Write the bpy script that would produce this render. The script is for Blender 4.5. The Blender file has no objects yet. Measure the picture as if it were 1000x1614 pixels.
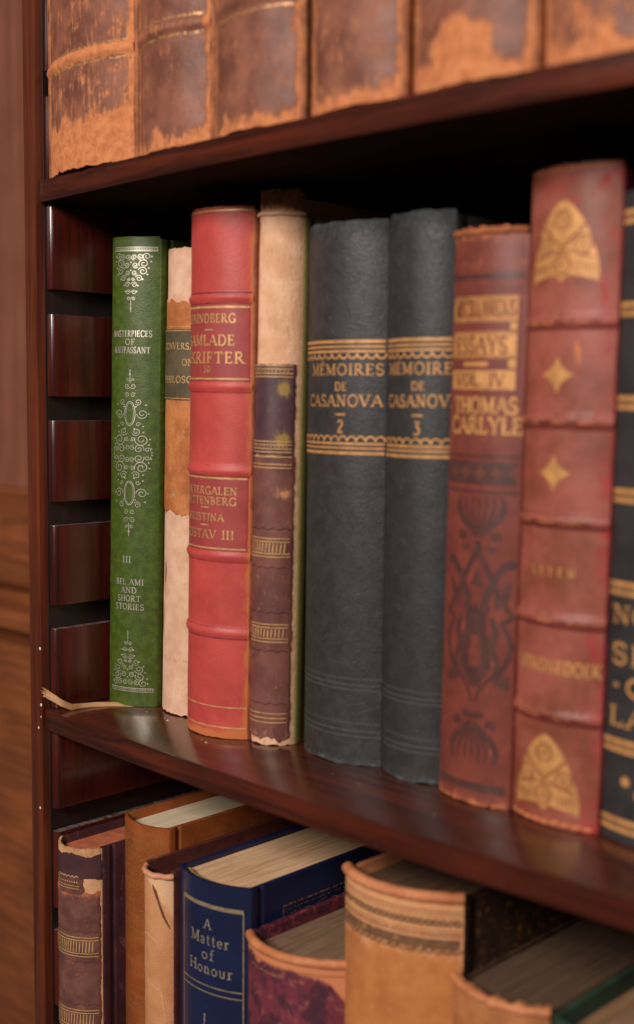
import bpy, bmesh, math, random
from mathutils import Vector, Matrix, noise
R = math.radians
SC = bpy.context.scene
COL = SC.collection

# ------------------------------------------------------------------ camera, light, exposure
cam_d = bpy.data.cameras.new('camera'); cam = bpy.data.objects.new('camera', cam_d); COL.objects.link(cam)
SC.camera = cam
YAW, PITCH, ROLL = 0.77600906, 0.08724041, -0.00805738
def cam_matrix():
    cy, sy, cp, sp = math.cos(YAW), math.sin(YAW), math.cos(PITCH), math.sin(PITCH)
    f = Vector((-sy*cp, cy*cp, -sp)); r = Vector((cy, sy, 0)); d = f.cross(r)
    c, s = math.cos(ROLL), math.sin(ROLL)
    r2 = r*c + d*s; d2 = d*c - r*s
    m = Matrix((r2, -d2, -f)).transposed().to_4x4()
    m.translation = Vector((0.53794814, -0.34889107, 0.15890592))
    return m
cam.matrix_world = cam_matrix()
cam_d.sensor_fit = 'HORIZONTAL'; cam_d.sensor_width = 36.0; cam_d.lens = 36*1.92769
cam_d.clip_start = 0.01; cam_d.clip_end = 50
cam_d.dof.use_dof = True; cam_d.dof.focus_distance = 0.635; cam_d.dof.aperture_fstop = 7.7
cam_d.dof.aperture_blades = 9

w = bpy.data.worlds.new('World'); SC.world = w; w.use_nodes = True
w.node_tree.nodes['Background'].inputs[0].default_value = (1.0, 0.88, 0.78, 1)
w.node_tree.nodes['Background'].inputs[1].default_value = 0.05

def area(name, loc, target, size, size_y, power, color):
    ld = bpy.data.lights.new(name, 'AREA'); ld.shape = 'RECTANGLE'; ld.size = size; ld.size_y = size_y
    ld.energy = power; ld.color = color
    o = bpy.data.objects.new(name, ld); COL.objects.link(o); o.location = loc
    o.rotation_euler = (Vector(target)-Vector(loc)).to_track_quat('-Z', 'Y').to_euler()
    return o
area('key_lamp', (0.38, -1.30, 0.80), (0.15, 0, 0.1), 0.55, 0.42, 26, (1.0, 0.94, 0.88))
area('fill_lamp', (1.35, -1.0, 0.85), (0.15, 0, 0.1), 0.5, 0.5, 2.4, (1.0, 0.90, 0.80))

SC.view_settings.view_transform = 'Standard'; SC.view_settings.look = 'None'
SC.view_settings.exposure = 0; SC.view_settings.gamma = 1; SC.view_settings.use_curve_mapping = False
SC.cycles.max_bounces = 6; SC.cycles.use_denoising = True

# ------------------------------------------------------------------ helpers
def srgb(r, g, b):
    return tuple(((c/255/12.92) if c/255 <= .04045 else ((c/255+.055)/1.055)**2.4) for c in (r, g, b)) + (1,)
def nz(x, y=0, z=0): return noise.noise(Vector((x, y, z)))

class MB:
    def __init__(s): s.v = []; s.f = []; s.uv = {}; s.at = {}
    def add(s, co): s.v.append(co); return len(s.v)-1
    def box(s, x0, x1, y0, y1, z0, z1):
        b = len(s.v)
        for z in (z0, z1):
            for (x, y) in ((x0, y0), (x1, y0), (x1, y1), (x0, y1)): s.v.append((x, y, z))
        for q in ((3, 2, 1, 0), (4, 5, 6, 7), (0, 1, 5, 4), (1, 2, 6, 5), (2, 3, 7, 6), (3, 0, 4, 7)): s.f.append(tuple(b+i for i in q))
    def prism(s, pts, z0, z1):
        n = len(pts); b = len(s.v)
        for z in (z0, z1):
            for (x, y) in pts: s.v.append((x, y, z))
        s.f.append(tuple(b+i for i in reversed(range(n)))); s.f.append(tuple(b+n+i for i in range(n)))
        for i in range(n):
            j = (i+1) % n; s.f.append((b+i, b+j, b+n+j, b+n+i))
    def build(s, name, mat, parent=None, bevel=0, smooth=40, scale=.001, seg=2):
        me = bpy.data.meshes.new(name)
        me.from_pydata([(x*scale, y*scale, z*scale) for x, y, z in s.v], [], s.f)
        if bevel:
            bm = bmesh.new(); bm.from_mesh(me)
            bmesh.ops.recalc_face_normals(bm, faces=bm.faces)
            ed = [e for e in bm.edges if len(e.link_faces) == 2 and e.calc_face_angle(0) > R(35)]
            bmesh.ops.bevel(bm, geom=ed, offset=bevel*scale, segments=seg, affect='EDGES', profile=.6, clamp_overlap=True)
            bm.to_mesh(me); bm.free()
        if smooth:
            for p in me.polygons: p.use_smooth = True
            me.set_sharp_from_angle(angle=R(smooth))
        if s.at and not bevel:
            a = me.attributes.new('wear', 'FLOAT', 'POINT')
            for i in range(len(s.v)): a.data[i].value = s.at.get(i, 0.0)
        if mat: me.materials.append(mat)
        o = bpy.data.objects.new(name, me); COL.objects.link(o)
        if parent: o.parent = parent
        return o

def thing(name, label, cat, loc=(0, 0, 0), rot=(0, 0, 0), group=None):
    o = bpy.data.objects.new(name, None); COL.objects.link(o)
    o.location = loc; o.rotation_euler = rot; o.empty_display_size = .02
    tag(o, label, cat, group); return o
def tag(o, label, cat, group=None):
    o['label'] = label; o['category'] = cat
    if group: o['group'] = group

# ------------------------------------------------------------------ materials
class NT:
    def __init__(s, name):
        s.m = bpy.data.materials.new(name); s.m.use_nodes = True
        s.t = s.m.node_tree; s.b = s.t.nodes['Principled BSDF']; s.out = s.t.nodes['Material Output']
    def n(s, typ, **kw):
        nd = s.t.nodes.new(typ)
        for k, v in kw.items():
            if k.startswith('_'): setattr(nd, k[1:], v)
        for k, v in kw.items():
            if not k.startswith('_'):
                i = nd.inputs[int(k[1:]) if k[0] == 'i' and k[1:].isdigit() else k]
                s.put(i, v)
        return nd
    def put(s, i, v):
        if isinstance(v, bpy.types.NodeSocket): s.t.links.new(v, i)
        else: i.default_value = v
    def coord(s, scale=(1, 1, 1), seed=0):
        tc = s.n('ShaderNodeTexCoord')
        mp = s.n('ShaderNodeMapping', Vector=tc.outputs['Object'], Scale=scale, Location=(seed*3.17, seed*1.73, seed*5.31))
        return mp.outputs[0]
    def noise(s, vec, scale, detail=4, rough=.55, dist=0):
        return s.n('ShaderNodeTexNoise', Vector=vec, Scale=scale, Detail=detail, Roughness=rough, Distortion=dist).outputs['Fac']
    def ramp(s, fac, lo, hi):
        return s.n('ShaderNodeMapRange', _interpolation_type='SMOOTHSTEP', Value=fac, **{'From Min': lo, 'From Max': hi}).outputs[0]
    def mix(s, fac, a, b):
        nd = s.n('ShaderNodeMix', _data_type='RGBA'); s.put(nd.inputs[0], fac); s.put(nd.inputs[6], a); s.put(nd.inputs[7], b)
        return nd.outputs[2]
    def math(s, op, a, b=0.0):
        nd = s.n('ShaderNodeMath', _operation=op); s.put(nd.inputs[0], a); s.put(nd.inputs[1], b); return nd.outputs[0]
    def bump(s, h, strength, dist=.0005):
        nd = s.n('ShaderNodeBump', Strength=strength, Distance=dist, Height=h); s.put(s.b.inputs['Normal'], nd.outputs[0])
    def set(s, **kw):
        for k, v in kw.items(): s.put(s.b.inputs[k.replace('_', ' ')], v)

def leather(name, base, dark, worn=None, thr=.72, soft=.05, stretch=(500, 500, 110), worn2=None, rough=.5, spec=.4,
            bump=.25, grain=1500, seed=0, spots=None, blotch=90, coat=0, bdist=.0004, scuff=.35):
    m = NT(name); c = m.coord(seed=seed)
    f = m.ramp(m.noise(c, blotch, 5, .6), .33, .67)
    col = m.mix(f, base, dark)
    fine = m.noise(c, 900, 3, .7)
    col = m.mix(m.math('MULTIPLY', m.ramp(fine, .45, .75), .35), col, dark)
    h = m.noise(c, grain, 3, .6)
    rg = rough
    if spots:
        col = m.mix(m.ramp(m.noise(m.coord(seed=seed+7), 60, 4, .6), .58, .66), col, spots)
    if worn:
        at = m.n('ShaderNodeAttribute', _attribute_name='wear').outputs['Fac']
        st = m.noise(m.coord(stretch, seed+2), 1, 5, .65)
        bl = m.noise(m.coord(seed=seed+4), 130, 6, .68)
        v = m.math('ADD', m.math('MULTIPLY', st, .5), m.math('MULTIPLY', bl, .5))
        v = m.math('ADD', v, m.math('MULTIPLY', at, .6))
        mask = m.ramp(v, thr-soft, thr+soft)
        fs = m.noise(m.coord(tuple(q*2.6 for q in stretch), seed+6), 1, 4, .7)
        f2 = m.math('MULTIPLY', m.ramp(m.math('ADD', fs, m.math('MULTIPLY', m.math('SUBTRACT', v, .5), .9)), .60, .72), scuff)
        mask = m.math('MAXIMUM', mask, f2)
        wc = m.mix(m.ramp(m.noise(c, 260, 5, .7), .35, .7), worn, worn2 or worn)
        col = m.mix(mask, col, wc)
        rg = m.math('ADD', m.math('MULTIPLY', mask, .3), rough)
        h = m.math('SUBTRACT', m.math('MULTIPLY', h, .6), m.math('MULTIPLY', mask, .5))
    m.set(Base_Color=col, Roughness=rg, Specular_IOR_Level=spec)
    if coat: m.set(Coat_Weight=coat, Coat_Roughness=.25)
    m.bump(h, bump, bdist)
    return m.m

def cloth(name, base, dark, rough=.75, bump=.3, seed=0, weave=2200, fray=None):
    m = NT(name); c = m.coord(seed=seed)
    col = m.mix(m.ramp(m.noise(c, 70, 5, .6), .35, .68), base, dark)
    wv = m.n('ShaderNodeTexVoronoi', Vector=c, Scale=weave).outputs['Distance']
    col = m.mix(m.math('MULTIPLY', m.ramp(wv, .2, .7), .3), col, dark)
    if fray:
        at = m.n('ShaderNodeAttribute', _attribute_name='wear').outputs['Fac']
        v = m.math('ADD', m.math('MULTIPLY', m.noise(c, 320, 5, .7), .6), at)
        col = m.mix(m.ramp(v, .85, 1.1), col, fray)
    m.set(Base_Color=col, Roughness=rough, Specular_IOR_Level=.3)
    m.bump(wv, bump, .0003); return m.m

def wood(name, base, dark, rough=.28, axis='z', seed=0, coat=.3, fig=1.0, dusty=None, spec=.5, specks=None):
    m = NT(name)
    sc = {'z': (220, 220, 9), 'x': (9, 220, 220), 'y': (220, 9, 220)}[axis]
    g = m.noise(m.coord(sc, seed), fig, 6, .62, .6)
    b = m.noise(m.coord((14, 14, 14), seed+1), 1, 4, .55)
    col = m.mix(m.ramp(g, .35, .7), base, dark)
    col = m.mix(m.math('MULTIPLY', m.ramp(b, .4, .7), .5), col, dark)
    pore = m.ramp(m.noise(m.coord(tuple(v*5 for v in sc), seed+2), 1, 2), .62, .75)
    col = m.mix(m.math('MULTIPLY', pore, .35), col, dark)
    rg = m.math('ADD', m.math('MULTIPLY', m.noise(m.coord((60, 60, 60), seed+3), 1, 5), .25), rough-.1)
    if dusty:
        ge = m.n('ShaderNodeNewGeometry'); sx = m.n('ShaderNodeSeparateXYZ', Vector=ge.outputs['True Normal'])
        up = m.ramp(sx.outputs['Z'], .6, .95)
        d = m.math('MULTIPLY', up, m.math('MULTIPLY', m.ramp(m.noise(m.coord((300, 300, 300), 5), 1, 5, .7), .3, .75), dusty[3]))
        col = m.mix(d, col, dusty[:3]+(1,)); rg = m.math('ADD', rg, m.math('MULTIPLY', d, .35))
    sp = m.ramp(m.noise(m.coord((420, 420, 420), seed+9), 1, 2, .5), .765, .79)
    if specks: col = m.mix(m.math('MULTIPLY', sp, .8), col, specks)
    m.set(Base_Color=col, Roughness=rg, Specular_IOR_Level=spec, Coat_Weight=coat, Coat_Roughness=.18)
    m.bump(m.noise(m.coord(sc, seed), fig, 5), .08, .0003)
    return m.m

def foil(name, col, rough=.38, metal=.75, thr=.36, seed=0, fine=700, under=None):
    m = NT(name); c = m.coord(seed=seed)
    v = m.noise(c, fine, 4, .7)
    colv = m.mix(m.ramp(m.noise(c, 250, 3), .3, .7), col, tuple(x*.7 for x in col[:3])+(1,))
    m.set(Base_Color=colv, Roughness=rough, Metallic=metal)
    tr = m.n('ShaderNodeBsdfTransparent')
    mx = m.n('ShaderNodeMixShader', Fac=m.ramp(v, thr-.06, thr+.06), i1=tr.outputs[0], i2=m.b.outputs[0])
    m.t.links.new(mx.outputs[0], m.out.inputs[0]); return m.m

def pages(name, base, dark, seed=0, lines=900, contrast=.6, rough=.8):
    m = NT(name)
    g = m.noise(m.coord((lines*2.2, 25, 25), seed), 1, 4, .7)
    col = m.mix(m.math('MULTIPLY', m.ramp(g, .35, .72), contrast), base, dark)
    b = m.noise(m.coord((40, 40, 40), seed+1), 1, 5, .6)
    col = m.mix(m.math('MULTIPLY', m.ramp(b, .45, .75), .4), col, dark)
    m.set(Base_Color=col, Roughness=rough, Specular_IOR_Level=.2)
    m.bump(g, .6, .0006); return m.m

def marbled(name, a, b, c2, top, seed=0, scale=90, rough=.5):
    m = NT(name); c = m.coord(seed=seed)
    n1 = m.noise(c, scale, 6, .72, 1.2)
    col = m.mix(m.ramp(n1, .42, .58), a, b)
    n2 = m.noise(m.coord(seed=seed+3), scale*1.8, 6, .75, .8)
    col = m.mix(m.ramp(n2, .54, .62), col, c2)
    at = m.n('ShaderNodeAttribute', _attribute_name='wear').outputs['Fac']
    v = m.math('ADD', m.math('MULTIPLY', m.noise(m.coord(seed=seed+5), 120, 6, .7), .7), m.math('MULTIPLY', at, .8))
    col = m.mix(m.ramp(v, .62, .8), col, top)
    m.set(Base_Color=col, Roughness=rough, Specular_IOR_Level=.4)
    m.bump(m.noise(c, 900, 3), .2, .0004); return m.m

def plain(name, col, rough=.7, spec=.3, var=.25, scale=300, bump=.15):
    m = NT(name); c = m.coord()
    d = tuple(x*(1-var) for x in col[:3])+(1,)
    n1 = m.noise(c, scale, 5, .65)
    m.set(Base_Color=m.mix(m.ramp(n1, .35, .7), col, d), Roughness=rough, Specular_IOR_Level=spec)
    m.bump(m.noise(c, scale*4, 3), bump, .0003); return m.m

S = srgb
MAT = dict(
  shelf=wood('mahogany_board', S(90, 35, 19), S(44, 16, 9), .2, 'x', 1, .6, dusty=(.30, .22, .18, .05), specks=S(120, 96, 80)),
  under=wood('unfinished_shaded_underside', S(44, 24, 18), S(26, 14, 11), .8, 'x', 11, 0, spec=.1),  # shade under the shelves put into the dark colour; matte like unpolished wood
  post=wood('mahogany_post', S(108, 48, 25), S(70, 28, 14), .3, 'z', 2, .4),
  cleat=wood('mahogany_cleat', S(82, 27, 18), S(44, 15, 11), .27, 'z', 3, .5, dusty=(.36, .29, .25, .6)),
  lining=wood('dark_lining', S(38, 26, 24), S(24, 16, 15), .5, 'z', 4, .05),
  back=wood('dark_back', S(48, 24, 18), S(26, 13, 10), .5, 'z', 5, .1),
  panel=wood('panel_wood', S(158, 98, 74), S(128, 74, 54), .5, 'z', 6, .05, .5),
  rail=wood('panel_rail', S(176, 100, 54), S(112, 60, 34), .45, 'x', 7, .1, 1.6),
  gilt=foil('gilt', S(232, 180, 118), .42, .3, .33, 1),
  giltworn=foil('gilt_worn', S(206, 150, 95), .45, .35, .50, 2),
  bronze=foil('bronze_gilt', S(214, 152, 90), .5, .2, .32, 3),
  silver=foil('silver_foil', S(236, 226, 205), .33, .65, .30, 4),
)

# ------------------------------------------------------------------ the book builder
class Book:
    def __init__(s, label, xc, wd, yc, bu, z0, h, lean=0, k=0, depth=150, cov=.6, group=None, seed=0, cat='book'):
        s.hw = wd/2; s.A = 2*math.atan(bu/s.hw); s.k = k; s.h = h; s.depth = depth-yc*0; s.cov = cov; s.seed = seed
        s.Rr = s.hw/math.sin(s.A); s.arc = 2*s.A*s.Rr; s.bands = []; s.lump = .12
        s.o = thing('book', label, cat, (xc/1000, yc/1000, z0/1000+.0001+abs(math.sin(R(lean)))*s.hw/1000), (0, R(lean), 0), group)
    def disp(s, a, z):
        d = 0
        for (zb, hwid, hgt) in s.bands:
            t = abs(z-zb)/hwid
            if t < 1: d += hgt*(1-t*t)**.6 if t < .999 else 0
        return d + s.lump*nz(a*.11+s.seed*9, z*.06)*1.2
    def P(s, a, z, off=0):
        t = a/s.Rr; t = max(-s.A*1.02, min(s.A*1.02, t))
        x = s.Rr*math.sin(t)+off*math.sin(t); y = -(math.cos(t)-math.cos(s.A))*s.Rr-off*math.cos(t)
        return (x, y+s.k*x, z)
    def spine(s, mat, wear=None, jt=0, jb=0, z1=None, thick=1.1, nscol=None, dz=1.3, jf=.35, name='spine', lift=None):
        z1 = z1 or s.h; m = MB()
        n = nscol or max(20, int(s.arc/1.1)); rows = max(2, int(z1/dz))
        g = []
        for inner in (0, 1):
            gg = []
            for j in range(rows+1):
                row = []
                for i in range(n+1):
                    a = -s.arc/2+s.arc*i/n
                    zt = z1+jt*(nz(a*jf, 3.1, s.seed)*1.2+.5*nz(a*jf*3.2, 7.7, s.seed))
                    zb = max(.05, jb*(.35+nz(a*jf, 11.3, s.seed)+.5*nz(a*jf*3.2, 17.7, s.seed)))
                    z = zb+(zt-zb)*j/rows
                    off = s.disp(a, z) if not inner else -thick
                    if lift and not inner: off += lift(a, z)
                    v = m.add(s.P(a, z, off)); row.append(v)
                    if wear: m.at[v] = wear(a, z)
                gg.append(row)
            g.append(gg)
        o, q = g
        for j in range(rows):
            for i in range(n):
                m.f.append((o[j][i], o[j][i+1], o[j+1][i+1], o[j+1][i]))
                m.f.append((q[j][i+1], q[j][i], q[j+1][i], q[j+1][i+1]))
        for i in range(n):
            m.f.append((o[rows][i], o[rows][i+1], q[rows][i+1], q[rows][i]))
            m.f.append((o[0][i+1], o[0][i], q[0][i], q[0][i+1]))
        for j in range(rows):
            m.f.append((o[j][0], o[j+1][0], q[j+1][0], q[j][0]))
            m.f.append((o[j][n], q[j][n], q[j+1][n], o[j+1][n]))
        return m.build(name, mat, s.o, smooth=55)
    def covers(s, mat, t=2.4, hc=None, groove=.9, mats=None, dep=None, jf=0):
        hc = hc or s.h; dep = dep or s.depth; r = []
        for sg in (-1, 1):
            xo = sg*(s.hw+s.cov); y0 = s.k*sg*s.hw-.2; m = MB()
            pr = [(xo-sg*.9, y0), (xo-sg*.15, y0+.7), (xo, y0+1.8), (xo, y0+4.6), (xo-sg*groove, y0+5.8), (xo-sg*groove, y0+6.8), (xo, y0+8.2), (xo, dep), (xo-sg*t, dep), (xo-sg*t, y0)]
            if sg < 0: pr = pr[::-1]
            m.prism(pr, .1, hc)
            r.append(m.build('cover', (mats[0] if sg < 0 else mats[1]) if mats else mat, s.o, bevel=.35))
        s.t = t; return r
    def pages(s, mat, drop=3, dep=None, front=1.4, z0=3):
        dep = (dep or s.depth)-3; m = MB(); xi = s.hw+s.cov-2.4-.05
        pr = []
        n = 18
        for i in range(n+1):
            a = -s.arc/2+s.arc*i/n
            x, y, _ = s.P(a, 0, -front)
            if abs(x) < xi: pr.append((x, y))
        pr = [(-xi, s.k*-s.hw+.5)]+pr+[(xi, s.k*s.hw+.5), (xi, dep), (-xi, dep)]
        m.prism(pr, z0, s.h-drop)
        return m.build('page_block', mat, s.o, bevel=.25)
    # decorations on the spine surface
    def stroke(s, m, pts, w, off=.14, closed=False, taper=False):
        q = [pts[0]]
        pp = pts+[pts[0]] if closed else pts
        for a, b in zip(pp, pp[1:]):
            d = math.hypot(b[0]-a[0], b[1]-a[1]); k = max(1, int(d/1.2))
            for i in range(1, k+1): q.append((a[0]+(b[0]-a[0])*i/k, a[1]+(b[1]-a[1])*i/k))
        n = len(q); s.lay = getattr(s, 'lay', 0)+1; o2 = off+(s.lay % 23)*.004
        prev = None
        for i, (a, z) in enumerate(q):
            p0 = q[i-1] if i else (q[-2] if closed else q[0]); p1 = q[i+1] if i < n-1 else (q[1] if closed else q[-1])
            dx, dz = p1[0]-p0[0], p1[1]-p0[1]; l = math.hypot(dx, dz) or 1
            ww = w/2*((1-abs(2*i/(n-1)-1)**2*.7) if taper else 1)
            nx, nzz = -dz/l*ww, dx/l*ww
            c = []
            for sg in (1, -1):
                aa, zz = a+nx*sg, z+nzz*sg
                c.append(m.add(s.P(aa, zz, o2+s.disp(aa, zz))))
            if prev: m.f.append((prev[0], prev[1], c[1], c[0]))
            prev = c
    def hline(s, m, z, w, a0=None, a1=None, off=.14, wob=0):
        a0 = -s.arc/2+.5 if a0 is None else a0; a1 = s.arc/2-.5 if a1 is None else a1
        n = max(2, int((a1-a0)/1.1))
        s.stroke(m, [(a0+(a1-a0)*i/n, z+wob*nz(i*.35, z, s.seed)) for i in range(n+1)], w, off)
    def dot(s, m, a, z, r, off=.16):
        s.lay = getattr(s, 'lay', 0)+1; o2 = off+(s.lay % 23)*.004
        c = m.add(s.P(a, z, o2+s.disp(a, z))); ring = []
        for i in range(8):
            t = i*math.pi/4; aa, zz = a+r*math.cos(t), z+r*math.sin(t)
            ring.append(m.add(s.P(aa, zz, o2+s.disp(aa, zz))))
        for i in range(8): m.f.append((c, ring[i], ring[(i+1) % 8]))
    def fill(s, m, left, right, z0, z1, off=.14, dz=.7, na=10):
        rows = max(2, int((z1-z0)/dz)); pr = None
        for j in range(rows+1):
            z = z0+(z1-z0)*j/rows; l, r = left(z), right(z); row = []
            for i in range(na+1):
                a = l+(r-l)*i/na; row.append(m.add(s.P(a, z, off+s.disp(a, z))))
            if pr:
                for i in range(na): m.f.append((pr[i], pr[i+1], row[i+1], row[i]))
            pr = row
    def patch(s, name, mat, a0, a1, z0, z1, j=(0, 0, 0, 0), off=.35, wear=None, jf=.3, parent=None, seed=0):
        # a skin of leather or paper pasted on the spine; j = raggedness left, right, bottom, top
        m = MB(); na = max(6, int((a1-a0)/1.0)); nr = max(3, int((z1-z0)/1.1)); g = []
        sd = s.seed*3.3+seed
        for jj in range(nr+1):
            v = jj/nr; row = []
            zz0 = z0+(z1-z0)*v
            l = a0+j[0]*(nz(zz0*jf, 1.5, sd)+.5*nz(zz0*jf*3, 2.5, sd)); r = a1+j[1]*(nz(zz0*jf, 4.5, sd)+.5*nz(zz0*jf*3, 5.5, sd))
            for i in range(na+1):
                u = i/na; a = l+(r-l)*u
                b = z0+j[2]*(nz(a*jf, 8.5, sd)+.5*nz(a*jf*3, 9.5, sd)); t = z1+j[3]*(nz(a*jf, 12.5, sd)+.5*nz(a*jf*3, 13.5, sd))
                z = b+(t-b)*v; e = m.add(s.P(a, z, off+s.disp(a, z))); row.append(e)
                if wear: m.at[e] = wear(a, z)
            g.append(row)
        for jj in range(nr):
            for i in range(na): m.f.append((g[jj][i], g[jj][i+1], g[jj+1][i+1], g[jj+1][i]))
        border = g[0]+[g[k][na] for k in range(1, nr+1)]+g[nr][-2::-1]+[g[k][0] for k in range(nr-1, 0, -1)]
        sk = []
        for e in border:
            x, y, z = m.v[e]; sk.append(m.add((x*(1-.0), y+off+.25, z)))
            if wear: m.at[sk[-1]] = m.at[e]
        nb = len(border)
        for i in range(nb): m.f.append((border[i], sk[i], sk[(i+1) % nb], border[(i+1) % nb]))
        return m.build(name, mat, parent or s.o, smooth=50)
    def tube(s, name, mat, z, r, off=0, a0=None, a1=None, wob=0, n=None, parent=None, flat=1.0, wear=None):
        a0 = -s.arc/2 if a0 is None else a0; a1 = s.arc/2 if a1 is None else a1
        m = MB(); n = n or max(8, int((a1-a0)/.9)); k = 8; pr = None
        for i in range(n+1):
            a = a0+(a1-a0)*i/n; ring = []
            rr = r*(1+wob*nz(a*.4, 21, s.seed)+wob*.5*nz(a*1.4, 22, s.seed)); zz = z+wob*2*nz(a*.25, 23, s.seed)
            for q in range(k):
                t = 2*math.pi*q/k
                v = m.add(s.P(a, zz+rr*math.sin(t), off+rr*flat*math.cos(t))); ring.append(v)
                if wear: m.at[v] = wear
            if pr:
                for q in range(k): m.f.append((pr[q], pr[(q+1) % k], ring[(q+1) % k], ring[q]))
            else: m.f.append(tuple(ring[::-1]))
            pr = ring
        m.f.append(tuple(pr))
        return m.build(name, mat, parent or s.o, smooth=70)

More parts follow.
